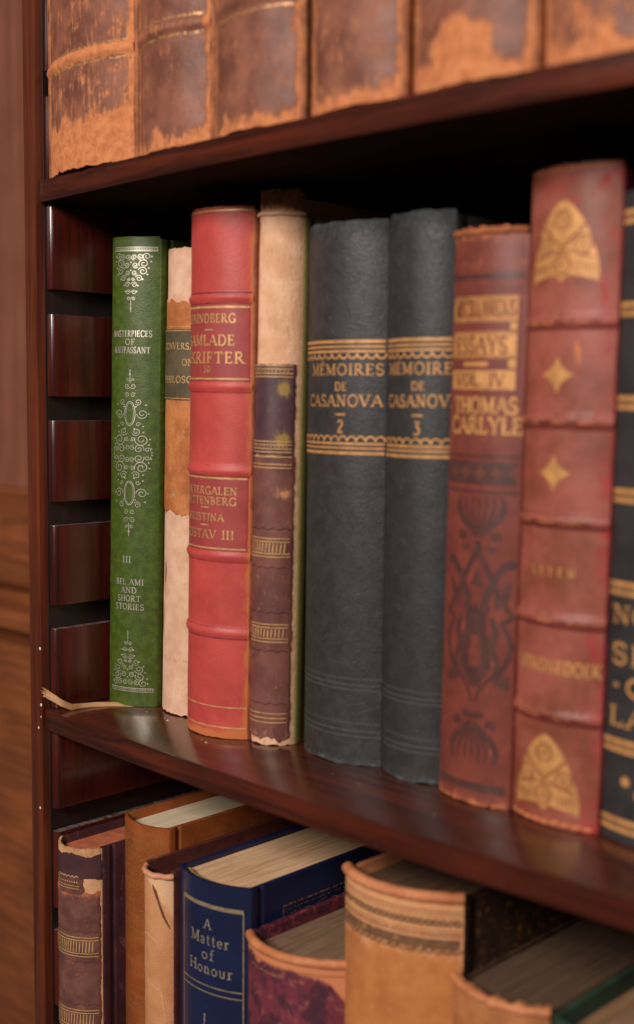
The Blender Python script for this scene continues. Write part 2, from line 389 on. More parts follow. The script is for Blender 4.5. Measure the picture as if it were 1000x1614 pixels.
# ------------------------------------------------------------------ hand-drawn roman lettering
def arcp(cx, cy, rx, ry, a0, a1, n=10):
    return [(cx+rx*math.cos(R(a0+(a1-a0)*i/n)), cy+ry*math.sin(R(a0+(a1-a0)*i/n))) for i in range(n+1)]
T_, N_ = 1.0, .5       # thick and thin strokes
def L(x0, y0, x1, y1, w=T_): return ([(x0, y0), (x1, y1)], w)
def Sf(x, y): return ([(x-.17, y), (x+.17, y)], .45)
G = {
 'A': (.9, [L(.05, 0, .45, 1, N_), L(.45, 1, .85, 0), L(.2, .36, .7, .36, N_), Sf(.05, .03), Sf(.85, .03)]),
 'B': (.72, [L(.15, 0, .15, 1), (arcp(.3, .75, .28, .25, 90, -90), .8), (arcp(.32, .26, .33, .26, 90, -90), .9), L(.02, .98, .3, .98, N_), L(.02, .02, .32, .02, N_), L(.15, .5, .3, .5, N_)]),
 'C': (.85, [(arcp(.5, .5, .43, .5, 45, 315, 18), .85), L(.82, .7, .82, .93, N_), L(.82, .08, .82, .26, N_)]),
 'D': (.88, [L(.15, 0, .15, 1), (arcp(.36, .5, .44, .49, 90, -90, 14), .95), L(.02, .98, .38, .98, N_), L(.02, .02, .38, .02, N_)]),
 'E': (.68, [L(.15, 0, .15, 1), L(.02, .97, .58, .97, N_), L(.15, .52, .46, .52, N_), L(.02, .03, .6, .03, N_), L(.58, .8, .58, 1, N_), L(.61, 0, .61, .22, N_), L(.46, .42, .46, .62, N_)]),
 'F': (.64, [L(.15, 0, .15, 1), L(.02, .97, .58, .97, N_), L(.15, .5, .44, .5, N_), L(.57, .78, .57, 1, N_), L(.44, .4, .44, .62, N_), Sf(.15, .03)]),
 'G': (.88, [(arcp(.5, .5, .43, .5, 50, 335, 18), .85), L(.8, 0, .8, .42), L(.62, .42, .92, .42, N_), L(.8, .72, .8, .95, N_)]),
 'H': (.9, [L(.15, 0, .15, 1), L(.75, 0, .75, 1), L(.15, .5, .75, .5, N_), Sf(.15, .03), Sf(.15, .97), Sf(.75, .03), Sf(.75, .97)]),
 'I': (.36, [L(.18, 0, .18, 1), Sf(.18, .03), Sf(.18, .97)]),
 'J': (.46, [L(.26, .1, .26, 1), ([(.26, .1), (.2, -.12), (.05, -.18)], N_), Sf(.26, .97)]),
 'K': (.84, [L(.15, 0, .15, 1), L(.2, .42, .72, 1, N_), L(.34, .55, .78, 0), Sf(.15, .03), Sf(.15, .97), Sf(.7, .97), Sf(.76, .03)]),
 'L': (.66, [L(.15, 0, .15, 1), L(.02, .03, .58, .03, N_), L(.6, 0, .6, .25, N_), Sf(.15, .97)]),
 'M': (1.08, [L(.15, 0, .15, 1, N_), L(.15, 1, .52, .08), L(.52, .08, .9, 1, N_), L(.9, 0, .9, 1), Sf(.15, .03), Sf(.9, .03), Sf(.1, .97), Sf(.94, .97)]),
 'N': (.92, [L(.15, 0, .15, 1, N_), L(.15, 1, .76, 0), L(.76, 0, .76, 1, N_), Sf(.15, .03), Sf(.1, .97), Sf(.76, .97)]),
 'O': (.94, [(arcp(.47, .5, .4, .49, 0, 360, 22), .85)]),
 'P': (.7, [L(.15, 0, .15, 1), (arcp(.3, .72, .3, .27, 90, -90), .85), L(.02, .98, .3, .98, N_), L(.15, .45, .3, .45, N_), Sf(.15, .03)]),
 'R': (.82, [L(.15, 0, .15, 1), (arcp(.3, .74, .28, .25, 90, -90), .85), L(.02, .98, .3, .98, N_), L(.15, .49, .32, .49, N_), L(.34, .49, .72, .02), Sf(.15, .03), Sf(.76, .03)]),
 'S': (.64, [(arcp(.32, .74, .24, .25, 40, 270, 10)[:-1]+arcp(.32, .25, .25, .25, 90, -140, 10), .85), L(.53, .74, .53, .96, N_), L(.08, .04, .08, .28, N_)]),
 'T': (.8, [L(.4, 0, .4, 1), L(.06, .97, .74, .97, N_), L(.05, .76, .05, 1, N_), L(.75, .76, .75, 1, N_), Sf(.4, .03)]),
 'U': (.88, [([(.16, 1)]+arcp(.45, .32, .29, .32, 180, 360, 10)+[(.74, 1)], .8), Sf(.16, .97), Sf(.74, .97)]),
 'V': (.88, [L(.04, 1, .44, 0), L(.44, 0, .82, 1, N_), Sf(.06, .97), Sf(.8, .97)]),
 'W': (1.2, [L(.04, 1, .36, 0), L(.36, 0, .6, .9, N_), L(.6, .9, .88, 0), L(.88, 0, 1.14, 1, N_), Sf(.06, .97), Sf(1.12, .97)]),
 'Y': (.84, [L(.05, 1, .42, .48), L(.42, .48, .78, 1, N_), L(.42, 0, .42, .48), Sf(.07, .97), Sf(.76, .97), Sf(.42, .03)]),
 '2': (.6, [(arcp(.28, .74, .22, .25, 170, -30, 10)+[(.06, .03)], .8), L(.05, .04, .54, .04, T_)]),
 '3': (.6, [([(.08, .96), (.48, .96), (.24, .6)]+arcp(.26, .28, .24, .3, 80, -150, 10), .8)]),
 '0': (.62, [(arcp(.31, .5, .24, .49, 0, 360, 18), .8)]),
 '.': (.3, [L(.12, .02, .12, .14, 1.2)]), '-': (.4, [L(.05, .45, .35, .45)]), ' ': (.42, []),
 '·': (.4, [L(.2, .4, .2, .62, 1.7)]),
 'a': (.52, [(arcp(.2, .42, .17, .2, 150, 0, 8)+[(.37, .06), (.44, .01)], .75), (arcp(.21, .16, .16, .16, 60, 330, 10), .6)]),
 'e': (.54, [(arcp(.27, .3, .21, .3, 0, 320, 14), .7), L(.07, .32, .48, .32, N_)]),
 'f': (.36, [([(.36, .94), (.28, 1.02), (.19, .9), (.17, .7), (.17, 0)], .8), L(.03, .6, .34, .6, N_), Sf(.17, .02)]),
 'n': (.62, [L(.14, 0, .14, .6), (arcp(.31, .38, .17, .23, 170, 0, 8)+[(.48, 0)], .8), Sf(.14, .02), Sf(.48, .02), L(.02, .6, .14, .6, N_)]),
 'o': (.58, [(arcp(.29, .3, .23, .3, 0, 360, 16), .75)]),
 'r': (.44, [L(.14, 0, .14, .6), (arcp(.3, .4, .16, .2, 170, 50, 6), .8), Sf(.14, .02), L(.02, .6, .14, .6, N_)]),
 't': (.4, [([(.16, .85), (.16, .14), (.22, .02), (.34, .04)], .8), L(.03, .6, .34, .6, N_)]),
 'u': (.62, [([(.13, .6), (.13, .18)]+arcp(.29, .18, .16, .18, 180, 330, 8), .8), L(.46, 0, .46, .6), L(.03, .6, .13, .6, N_)]),
}
def glyph(ch):
    if ch == 'É': b = G['E']; return (b[0], b[1]+[L(.3, 1.1, .48, 1.28, N_)])
    if ch == 'Ä': b = G['A']; return (b[0], b[1]+[L(.25, 1.12, .25, 1.24), L(.6, 1.12, .6, 1.24)])
    return G[ch]
def text(bk, m, t, ac, zc, hgt, width=None, wt=.15, off=.16, gap=.14):
    tot = sum(glyph(c)[0]+gap for c in t)-gap
    sx = hgt if not width else width/tot
    x = ac-tot*sx/2
    for c in t:
        gw, st = glyph(c)
        for pts, wf in st:
            bk.stroke(m, [(x+px*sx, zc-hgt/2+py*hgt) for px, py in pts], wt*hgt*max(wf, .55), off)
        x += (gw+gap)*sx
def spiral(cx, cz, r, turns, a0, d=1, n=22):
    return [(cx+d*r*(1-.8*i/n)*math.cos(R(a0)+turns*2*math.pi*i/n), cz+r*(1-.8*i/n)*math.sin(R(a0)+turns*2*math.pi*i/n)) for i in range(n+1)]

# ------------------------------------------------------------------ the bookcase
case = thing('bookcase', 'dark mahogany bookcase with slotted cleats along its side holding rows of old books', 'bookcase')
m = MB(); m.box(-12, -1, -3, 240, -345, 566); m.build('side_panel', MAT['post'], case, bevel=1.2)
m = MB(); m.box(-.95, -.4, 1.5, 234, -340, 552); m.build('side_lining', MAT['lining'], case)
m = MB(); m.box(640, 651, -3, 240, -345, 566); m.build('side_panel', MAT['post'], case, bevel=1.2)
m = MB(); m.box(-.3, 639.9, 235, 239.9, -340, 552); m.build('back_panel', MAT['back'], case)
m = MB(); m.box(-.9, 639.9, -2, 234.9, 552.2, 565); m.build('top_board', MAT['shelf'], case, bevel=.8)
def edge(x): return -1.5-6.0*math.sin(math.pi*min(1, max(0, x/360)))
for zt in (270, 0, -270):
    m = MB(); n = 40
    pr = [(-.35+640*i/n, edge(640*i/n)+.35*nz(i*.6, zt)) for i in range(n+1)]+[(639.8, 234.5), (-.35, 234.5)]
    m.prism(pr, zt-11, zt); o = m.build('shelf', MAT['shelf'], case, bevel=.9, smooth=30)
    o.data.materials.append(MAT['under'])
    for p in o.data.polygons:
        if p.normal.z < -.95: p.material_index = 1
for k in range(-5, 10):
    zt = 257.7-53.9*k
    if zt > 552 or zt-42 < -330: continue
    m = MB(); x1 = 4.4; y0 = 2.2
    arc_ = [(x1-2.6+2.6*math.cos(R(a)), y0+2.6+2.6*math.sin(R(a))) for a in (0, -22, -45, -68, -90)]
    m.prism([(-.35, 233), (-.35, y0)]+arc_[::-1]+[(x1, 233)], zt-41.6, zt)
    m.build('cleat', MAT['cleat'], case, bevel=.45, smooth=25)
# small white paint flecks on the post and the cleat ends
m = MB()
for (x, z, r) in ((-4, -10.2, .75), (-3.4, -53, .75), (-1.9, 32, .9), (-1.4, 2.4, .9), (-1.7, -4, .5)):
    b = len(m.v); m.v.append((x, -3.25, z))
    for i in range(8): m.v.append((x+r*math.cos(i*.785)*(1+.3*nz(i, z)), -3.06, z+r*math.sin(i*.785)*(1+.3*nz(i, x))))
    for i in range(8): m.f.append((b, b+1+i, b+1+(i+1) % 8))
m.build('paint_fleck', plain('white_paint', S(225, 215, 205)), case)

# panelled wall behind, at the left of the post
wall = thing('wooden_panel', 'brown panelled wood wall with moulded rail left of the bookcase post', 'wall panel', (0, .25, -.6))
def sheet(name, mat, prof, x0=-1600, x1=1200):
    m = MB(); n = len(prof)
    for x in (x0, x1):
        for (y, z) in prof: m.v.append((x, y, z))
    for i in range(n-1): m.f.append((i, i+n, i+n+1, i+1))
    m.f.append(tuple(range(n))); m.f.append(tuple(range(2*n-1, n-1, -1)))
    m.f.append((n-1, 2*n-1, n, 0))
    return m.build(name, mat, wall, smooth=35)
Z = lambda v: v+600
sheet('upper_panel', MAT['panel'], [(14, Z(1100)), (14, Z(80.5)), (40, Z(80.5)), (40, Z(1100))])
sheet('rail', MAT['rail'], [(14, Z(80)), (5, Z(80)), (3, Z(77)), (5, Z(73)), (6, Z(40)), (4, Z(30)), (4, Z(2)), (7, Z(-8)), (14, Z(-15)), (22, Z(-17)), (22, Z(-31)), (2, Z(-33)), (-3, Z(-38)), (-3, Z(-47)), (2, Z(-52)), (24, Z(-54)), (24, Z(-66)), (40, Z(-66)), (40, Z(80))])
sheet('lower_panel', MAT['rail'], [(12, Z(-66.5)), (12, Z(-600)), (40, Z(-600)), (40, Z(-66.5))])
# end BOOKCASE

# ------------------------------------------------------------------ upper shelf: worn calf volumes
ORG, ORG2 = S(204, 128, 80), S(172, 98, 58)
calf_cover = leather('calf_cover', S(170, 100, 58), S(110, 60, 34), S(206, 130, 80), .6, .08, rough=.6, seed=31)
calf_pages = pages('old_pages', S(170, 130, 90), S(100, 70, 45), 5)
TB = [
 ('brown leather volume beside the post with a ragged bare orange foot', 39.8, 69.3, 2, 8, 45, .545, 26),
 ('brown leather volume, second from the post on the upper shelf', 103.3, 49, 2, 8, 52, .60, 9),
 ('scuffed dark brown volume, third from the post on the upper shelf', 159.4, 51, 0, 8, 53, .595, 8),
 ('brown volume with scattered orange scuffs, fourth from the post on the upper shelf', 216.6, 45, -2, 6, 54, .57, 9),
 ('brown volume with a large bare orange patch, fifth on the upper shelf', 269, 51, 1, 7, 55, .58, 10),
 ('orange worn volume cut off by the photo edge, rightmost on the upper shelf', 319.6, 45.3, 5, 7, 56, .555, 8),
]
for i, (lab, xc, wd, yc, bu, sd, thr, foot) in enumerate(TB):
    b = Book(lab, xc, wd, yc, bu, 270, 240, 0, 0, 170, cov=2.0, seed=sd, group='worn brown leather volumes on the upper shelf')
    zb = 51.5
    for q in range(4): b.bands.append((zb+46*q, 2.6, 1.5))
    b.lump = .35
    mt = leather('calf_%d' % sd, S(140, 86, 66), S(104, 60, 46), ORG, thr+.02, .075, (620, 620, 95), ORG2, rough=.53, spec=.36, bump=.9, grain=600, seed=sd, blotch=60, scuff=.75)
    def wear(a, z, b=b, foot=foot, i=i):
        wv = max(0, min(1, (foot+6*nz(a*.12, 5, sd)-z)/9))*.48
        e = abs(a)/(b.arc/2); wv += max(0, e-.86)*3.0
        for q in range(4):
            t = abs(z-(zb+46*q))/2.8
            if t < 1 and i != 2: wv += .2*(1-t)+(.25 if i == 0 else 0)
        if i == 4:
            d = math.hypot((a+1)/17, (z-12)/13); wv += max(0, 1.0-d)*1.1
        if i == 5: wv += .10
        return min(wv, 1.2)
    b.spine(mt, wear, jb=(1.6 if i == 0 else .5), jf=.18, thick=1.4)
    b.covers(calf_cover, t=3, hc=238, groove=.8)
    b.pages(calf_pages)
    for q in range(4):
        z = zb+46*q; g = MB()
        for dz in ((3.6, -3.9) if i != 2 else (-5.2,)):
            b.hline(g, z+dz, 1.1 if i < 3 else .9, -b.arc/2+3, b.arc/2-3, .1, .25)
            for k in range(int((b.arc-6)/1.6)):
                a = -b.arc/2+3+k*1.6
                b.stroke(g, [(a, z+dz-.5), (a+.8, z+dz+.5)], .3, .13)
        g.build('gilt_line', MAT['giltworn'], b.o, smooth=0)

# ------------------------------------------------------------------ middle shelf
# green volume, silver tooling
green = leather('green_leather', S(76, 92, 28), S(58, 74, 18), rough=.42, spec=.45, bump=.35, grain=1100, seed=3, blotch=260)
b = Book('green leather book with silver scroll ornament, leftmost on the middle shelf', 22.68, 26.5, 37.49, 5, 0, 243, 1.3, .38, depth=112, cov=.5, seed=3)
b.spine(green, thick=1.2, jt=.25, jf=.1); b.covers(green, 2.6, 242, 1.0)
b.pages(pages('cream_pages', S(215, 195, 160), S(160, 135, 100), 3))
GREEN = b
g = MB(); c0 = 1.6
def pair(g, dx, z, r, turns=1.35, a0=200, w=.42, up=1):
    w *= .8
    for d in (1, -1):
        pts = spiral(c0+d*dx, z, r, turns, a0, d)
        if up < 0: pts = [(p, 2*z-q) for p, q in pts]
        b.stroke(g, pts, w)
def oval(g, z, rx, rz, w=.4): b.stroke(g, arcp(c0, z, rx, rz, 0, 360, 26), w)
for sg in (1, -1):
    zz = lambda d: 133+sg*d
    pair(g, 1.2, zz(38), .9, 1.1, 200, .3, sg); pair(g, 1.5, zz(34.5), 1.5, 1.3, 200, .36, sg); pair(g, 1.6, zz(30), 1.3, 1.3, 30, .36, sg)
    b.stroke(g, [(c0, zz(43)), (c0, zz(36))], .4); b.dot(g, c0, zz(40.5), .6)
    oval(g, zz(20.5), 2.7, 6.2); oval(g, zz(20.5), 2.0, 5.4, .22)
    pair(g, 4.0, zz(26.5), 1.7, 1.4, 220, .4, sg); pair(g, 6.0, zz(20.5), 2.6, 1.5, 180, .45, sg); pair(g, 4.2, zz(15), 1.2, 1.2, 0, .36, sg)
    pair(g, 3.2, zz(11.2), 2.1, 1.5, 200, .42, sg); pair(g, 5.8, zz(7.2), 3.3, 1.6, 160, .48, sg); pair(g, 4.6, zz(2.4), 2.4, 1.5, 340, .45, sg)
    pair(g, 1.4, zz(3), 1.4, 1.3, 60, .36, sg); pair(g, 1.5, zz(7.5), 1.2, 1.3, 200, .36, sg); pair(g, 8.4, zz(2.0), 1.4, 1.2, 330, .38, sg)
    for (dx, d) in ((7.6, 25), (8.8, 20.5), (6.5, 14), (9.4, 7.5), (9.0, 4.6), (10.1, 2.6), (10.3, .7), (2.4, 12.8), (6.6, 11), (3.0, 24)):
        for s2 in (1, -1): b.dot(g, c0+s2*dx, zz(d), .42)
g.build('silver_ornament', MAT['silver'], b.o, smooth=0)
for top in (1, 0):
    g = MB(); zf = (lambda d: 236-d) if top else (lambda d: 9.5+d)
    sg = 1 if top else -1
    for d_, w_ in ((-1.6, .3), (.2, .45)): b.hline(g, zf(d_), w_, -9.5, b.arc/2-.8)
    for k in range(21): b.stroke(g, [(-9+k*1.1, zf(-1.1)), (-8.4+k*1.1, zf(-.2))], .4)
    cc = c0
    for (dx, d, r, a0) in ((1.6, 3.4, 1.5, 90), (4.6, 3.2, 1.5, 90), (7.4, 3.0, 2.0, 90), (6.0, 6.6, 2.3, 150), (5.6, 10.4, 2.2, 200), (2.2, 7.4, 1.5, 40), (3.9, 14.0, 1.7, 200), (1.8, 11.2, 1.3, 20), (1.7, 17.2, 1.5, 190), (1.5, 21.0, 1.3, 180), (1.2, 24.2, 1.0, 180), (1.1, 14.4, .9, 0)):
        for s2 in (1, -1):
            p = spiral(cc+s2*dx, 0, r, 1.45, a0, s2); b.stroke(g, [(x, zf(d)-sg*y) for x, y in p], .34)
    for (dx, d) in ((9.4, 3), (9.2, 5.5), (8.2, 8.8), (7.6, 12), (5.6, 14.5), (3.4, 17.6), (2.9, 20.6), (0, 27), (0, 29), (0, 6), (0, 10)):
        for s2 in (1, -1): b.dot(g, cc+s2*dx, zf(d), .42)
    b.stroke(g, [(cc, zf(24)), (cc, zf(31))], .35)
    g.build('silver_ornament', MAT['silver'], b.o, smooth=0)
g = MB()
text(b, g, 'MASTERPIECES', 1.0, 194.2, 3.2, 21, .15); text(b, g, 'OF', 1.3, 190.0, 3.0, None, .15); text(b, g, 'MAUPASSANT', 1.0, 185.9, 3.2, 19.5, .15)
text(b, g, 'III', .6, 77.8, 3.4, None, .15)
for t, z, wd in (('BEL AMI', 66.0, 14.5), ('AND', 61.7, 8.2), ('SHORT', 57.3, 12), ('STORIES', 52.9, 15)): text(b, g, t, 1.6, z, 3.1, wd, .16)
g.build('lettering', MAT['silver'], b.o, smooth=0)

# cream volume with torn orange leather
cream = leather('bare_paper_spine', S(228, 184, 156), S(208, 160, 130), S(176, 112, 76), .80, .06, rough=.85, spec=.15, bump=.5, grain=700, seed=8)
b = Book('cream spined book with torn orange leather between the green and red books', 54.82, 34.83, 46.51, 8, 0, 235, 1.52, 0, 140, cov=.3, seed=8)
def wv(a, z): return .35*max(0, 1-abs(z-104)/6)+.25*max(0, 1-abs(z-28)/2)+.2*max(0, (z-228)/8)
def lf(a, z): return 0
b.spine(cream, wv, jt=.6, jb=1.0)
torn = leather('torn_orange_leather', S(198, 124, 74), S(164, 94, 52), S(222, 172, 128), .62, .05, (300, 300, 120), S(120, 80, 50), rough=.7, spec=.2, bump=.8, grain=500, seed=9, bdist=.0008)
b.patch('torn_leather', torn, -b.arc/2+.3, b.arc/2-.5, 104, 209.5, (.4, .4, 3.0, 2.6), .45, jf=.22)
lb = b.patch('title_label', leather('label_leather', S(98, 84, 60), S(74, 64, 46), S(150, 110, 72), .66, .05, rough=.6, seed=10, bump=.5), -b.arc/2+.4, b.arc/2-.6, 160.5, 195.5, (.1, .1, .4, .4), .8)
g = MB()
b.hline(g, 194.6, .35, off=.95); b.hline(g, 196.6, .35, off=.6); b.hline(g, 161.2, .35, off=.95)
text(b, g, 'CONVERSATIONS', 6.4, 187.0, 3.2, 36, .16, .95); text(b, g, 'ON', 7.4, 179.1, 3.2, None, .17, .95); text(b, g, 'PHILOSOPHY', 4.8, 170.6, 3.2, 32, .17, .95)
g.build('lettering', MAT['gilt'], lb, smooth=0)
b.covers(leather('tan_cover', S(150, 96, 60), S(100, 62, 38), rough=.7, seed=12), 2.4, 234); b.pages(calf_pages)
# curled splits in the bare paper
g = MB()
for pts, wd in (([(-9, 78), (-8, 74), (-8.4, 70), (-9.4, 67)], 1.0), ([(-12.3, 58), (-10.6, 52), (-11.2, 44), (-13, 40)], .7)): b.stroke(g, pts, wd, .2, taper=True)
g.build('split', plain('split_brown', S(140, 84, 50)), b.o, smooth=0)

# red volume
red = leather('red_leather', S(196, 76, 70), S(176, 64, 58), S(190, 104, 58), .78, .1, (300, 300, 120), rough=.47, spec=.38, bump=.45, grain=900, seed=14, blotch=45)
b = Book('bright red leather book with raised bands and two darker title panels', 95.6, 41, 33.6, 9, 0, 249, .87, .07, 150, cov=.9, seed=14)
b.bands = [(z, 1.9, 1.1) for z in (207.7, 166.9, 127.6, 87.5, 50.9)]
def wv(a, z):
    v = max(0, (7-z+2*nz(a*.2, 3))/5)*.7+max(0, (z-246)/4)*.5
    v += max(0, (a-19.2)/4)*.7
    if a > 10: v += .30*max(0, (26-z)/24)*(a-10)/10
    return v
b.spine(red, wv, jb=.4, jt=.3); b.covers(leather('red_joint', S(150, 84, 44), S(112, 50, 34), S(165, 45, 45), .6, .08, rough=.6, seed=15), 2.4, 247.5); b.pages(calf_pages)
pan = leather('red_panel', S(164, 68, 64), S(150, 60, 57), S(190, 80, 70), .78, .06, rough=.45, seed=16, bump=.15)
def redpanel(z0, z1, lines, gl):
    p = b.patch('title_panel', pan, -b.arc/2+.4, b.arc/2-1.2, z0, z1, (.1, .2, .1, .1), .06)
    g = MB()
    for z, w_ in gl: b.hline(g, z, w_, -19, b.arc/2-1.6, .3, .1)
    for t, ac, zc, hh, wd in lines:
        if t == '-': b.hline(g, zc, .6, ac-2.6, ac+2.6, .3)
        else: text(b, g, t, ac, zc, hh, wd, .15, .3)
    g.build('lettering', MAT['gilt'], p, smooth=0)
redpanel(169.2, 205, [('STRINDBERG', -0.8, 198.3, 4.0, 32), ('-', 1.6, 193.0, 0, 0), ('SAMLADE', -0.6, 188.2, 4.8, 31), ('SKRIFTER', 1.0, 180.2, 5.2, 37), ('30', 0.6, 174.8, 3.0, None)], [(203.4, .9), (170.4, .8)])
redpanel(90, 125.4, [('NÄKTERGALEN', -1.6, 118.2, 3.6, 37), ('I WITTENBERG', -2.0, 113.4, 3.6, 37), ('-', 0.2, 110.2, 0, 0), ('KRISTINA', -1.2, 105.6, 3.4, 24), ('-', 0.0, 101.9, 0, 0), ('GUSTAV III', -0.8, 97.6, 4.0, 33)], [(124.2, .8), (91.0, .7)])
g = MB()
for z, w_ in ((247.2, .8), (15.2, .55), (5.4, .55)): b.hline(g, z, w_, off=.12, wob=.15)
g.build('gilt_line', MAT['gilt'], b.o, smooth=0)
g = MB()
for zb in (207.7, 166.9, 127.6, 87.5, 50.9):
    for d_ in (2.3, -2.4): b.hline(g, zb+d_, .7, off=.1)
g.build('tooled_line', plain('blind_tooling', S(112, 40, 48), .4), b.o, smooth=0)

# bare cream spine with leather remnants
fc = leather('bare_spine', S(232, 184, 150), S(212, 160, 124), S(178, 126, 84), .82, .06, (900, 900, 50), S(112, 74, 48), rough=.85, spec=.15, bump=.7, grain=600, seed=20, bdist=.0008)
b = Book('bare cream spine with torn purple brown leather remnants, right of the red book', 126.0, 21.5, 43.5, 10, 0, 254.5, 1.16, .18, 150, cov=.8, seed=20)
def wv(a, z): return max(0, (z-243)/3)*.55+.25*max(0, abs(a)/(b.arc/2)-.9)*5+(.18 if z < 3 else 0)
b.spine(fc, wv, jt=1.6, jb=1.4, thick=2.0, dz=1.0)
olive = plain('olive_cloth', S(116, 106, 56), .8, .2, .25, 500)
b.covers(None, 2.6, 243, .8, mats=(leather('tan_board', S(170, 112, 72), S(120, 74, 46), seed=21, rough=.8), olive)); b.pages(calf_pages)
b.tube('cord', fc, 244, 1.0, .3, wob=.15)
brn = leather('brown_remnant', S(124, 76, 66), S(98, 58, 54), S(190, 130, 90), .82, .05, (300, 300, 120), rough=.42, spec=.45, bump=.3, seed=22)
pur = leather('purple_remnant', S(88, 56, 62), S(72, 48, 54), S(150, 118, 62), .84, .04, rough=.42, spec=.45, bump=.3, seed=23)
A0, A1 = -b.arc/2+.6, b.arc/2-3.6
pl = b.patch('leather_remnant', brn, A0, A1, 3.5, 135.5, (.4, .5, 2.6, .4), .7, wear=lambda a, z: .3*max(0, 1-math.hypot((a-9)/4, (z-118)/4))*3+(.2 if z < 7 else 0))
pu = b.patch('leather_remnant', pur, A0, A1-.4, 136, 177, (.4, .5, .4, .8), .75, wear=lambda a, z: 1.2*max(0, 1-math.hypot((a-8.5)/4, (z-166)/6))+1.2*max(0, 1-math.hypot((a-8)/4.5, (z-143)/6)))
g = MB(); a0, a1 = A0+1, A1-.8
def giltband(b, g, zt, zb, a0, a1, off):
    for z in (zt, zt-1.5, zb, zb+1.5): b.hline(g, z, .45, a0, a1, off, .1)
    n = int((a1-a0)/1.5)
    for k in range(n):
        a = a0+k*1.5; b.stroke(g, [(a, zb+2.2), (a+.3, zt-2.2)], .5, off)
def wavy(b, g, z, a0, a1, off, w_=.35): b.stroke(g, [(a0+(a1-a0)*k/40, z+.4*math.sin(k*.9)) for k in range(41)], w_, off)
giltband(b, g, 97.5, 89, a0, a1, .9); giltband(b, g, 57.5, 49.3, a0, a1, .9)
for z in (135, 131.6, 130, 15.4, 13.2, 11.2): b.hline(g, z, .45, a0, a1, .9, .15)
g.build('gilt_line', MAT['gilt'], pl, smooth=0)
g = MB(); giltband(b, g, 176.4, 171.4, a0, a1, .95); giltband(b, g, 142, 137.2, a0, a1, .95); g.build('gilt_line', MAT['gilt'], pu, smooth=0)
g = MB()
for z in (102, 84, 63, 45, 20): wavy(b, g, z, a0, a1, .87)
g.build('tooled_line', plain('dark_tooling', S(78, 48, 46), .4), pl, smooth=0)

# the two dark memoir volumes
for num, (xc, wd, yc, bu, h, le, k, sd, sh, lab) in {'2': (166.25, 46.5, 46.86, 9, 237.5, .2, .02, 25, 4.9, 'black leather memoirs volume with gilt title and numeral 2'), '3': (207.9, 35.6, 47.6, 7.5, 238, .16, 0, 26, 4.9, 'black leather memoirs volume with gilt title and numeral 3')}.items():
    b = Book(lab, xc, wd, yc, bu, 0, h, le, k, 150, cov=.4, seed=sd, group='black memoirs volumes in a set')
    mt = leather('black_leather_%s' % num, S(58, 54, 54) if num == '2' else S(55, 52, 51), S(46, 43, 43), S(72, 76, 78), .80, .06, (300, 300, 200), S(96, 104, 108), rough=.46, spec=.4, bump=1.0, grain=800, seed=sd, bdist=.0005, blotch=200)
    def wv(a, z, h=h): return .55*max(0, 1-z/4.5)+.5*max(0, (z-h+9)/9)+.25*max(0, abs(a)/(b.arc/2)-.9)*4
    b.spine(mt, wv, jt=.8, jb=1.0, jf=.12); b.covers(mt, 2.6, h-1.5, .9); b.pages(calf_pages)
    if num == '2': Z0 = 0; wt = 39
    else: Z0 = -.2; wt = 37
    g = MB()
    for z, w_ in ((186.2, 1.3), (184.0, .9), (182.0, 1.0), (142.2, 1.0), (140.3, .9), (138.1, 1.3)): b.hline(g, z+Z0, w_, off=.13)
    nsc = 12 if num == '2' else 9; pitch = b.arc/nsc
    for q in range(nsc):
        c = -b.arc/2+pitch*(q+.5)
        b.stroke(g, arcp(c, 181.0+Z0, pitch*.48, 2.1, 180, 360, 8), .8, .15); b.stroke(g, arcp(c, 143.2+Z0, pitch*.48, 2.2, 180, 0, 8), .8, .15)
    g.build('gilt_line', MAT['bronze'], b.o, smooth=0)
    g = MB()
    text(b, g, 'MÉMOIRES', 5.0, 174.2, 4.7, wt, .165); text(b, g, 'DE', sh, 166.9, 3.6, None, .165); text(b, g, 'CASANOVA', 3.6 if num == '2' else 4.8, 160.8, 4.9, 41 if num == '2' else 37, .165)
    b.hline(g, 154.8, .8, sh-2.6, sh+2.6); text(b, g, num, sh, 149.6, 5.4, None, .18)
    g.build('lettering', MAT['bronze'], b.o, smooth=0)
    g = MB()
    for z in (36.2, 34, 15.6, 13.2): b.hline(g, z, .5, off=.1)
    for z in (38.2, 18.4):
        for q in range(nsc*2): b.stroke(g, arcp(-b.arc/2+b.arc*(q+.5)/(nsc*2), z, b.arc/nsc/4, 1, 180, 0, 5), .35, .1)
    g.build('tooled_line', plain('black_tooling', S(88, 84, 84), .45), b.o, smooth=0)

# brown essays volume with blind-stamped flowers
car = leather('brown_cloth', S(126, 62, 50), S(108, 52, 44), S(196, 112, 74), .74, .07, (300, 300, 140), S(150, 80, 50), rough=.45, spec=.4, bump=.3, grain=900, seed=28, blotch=80)
b = Book('brown essays volume with gilt title panels and dark stamped flower scrolls', 245.56, 34.53, 40.39, 5, 0, 227, .96, 0, 150, cov=.8, seed=28)
def wv(a, z): return .6*max(0, 1-z/5.5)+.5*max(0, (z-219)/6)+.32*max(0, 1-abs(z-213)/1.6)+.3*max(0, -a/(b.arc/2)-.92)*6
b.spine(car, wv, jt=1.2, jb=.9); b.covers(car, 2.6, 224, .8); b.pages(calf_pages)
b.tube('headcap', leather('frayed_cap', S(186, 108, 62), S(110, 56, 36), rough=.8, seed=29, bump=1, grain=500), 225.5, 1.3, .1, wob=.35)
dk = foil('stamped_brown', S(88, 54, 49), .42, 0, .30, 6, 500); dk2 = plain('stamped_dark', S(84, 52, 48), .42, .4, .25, 200)
g = MB()
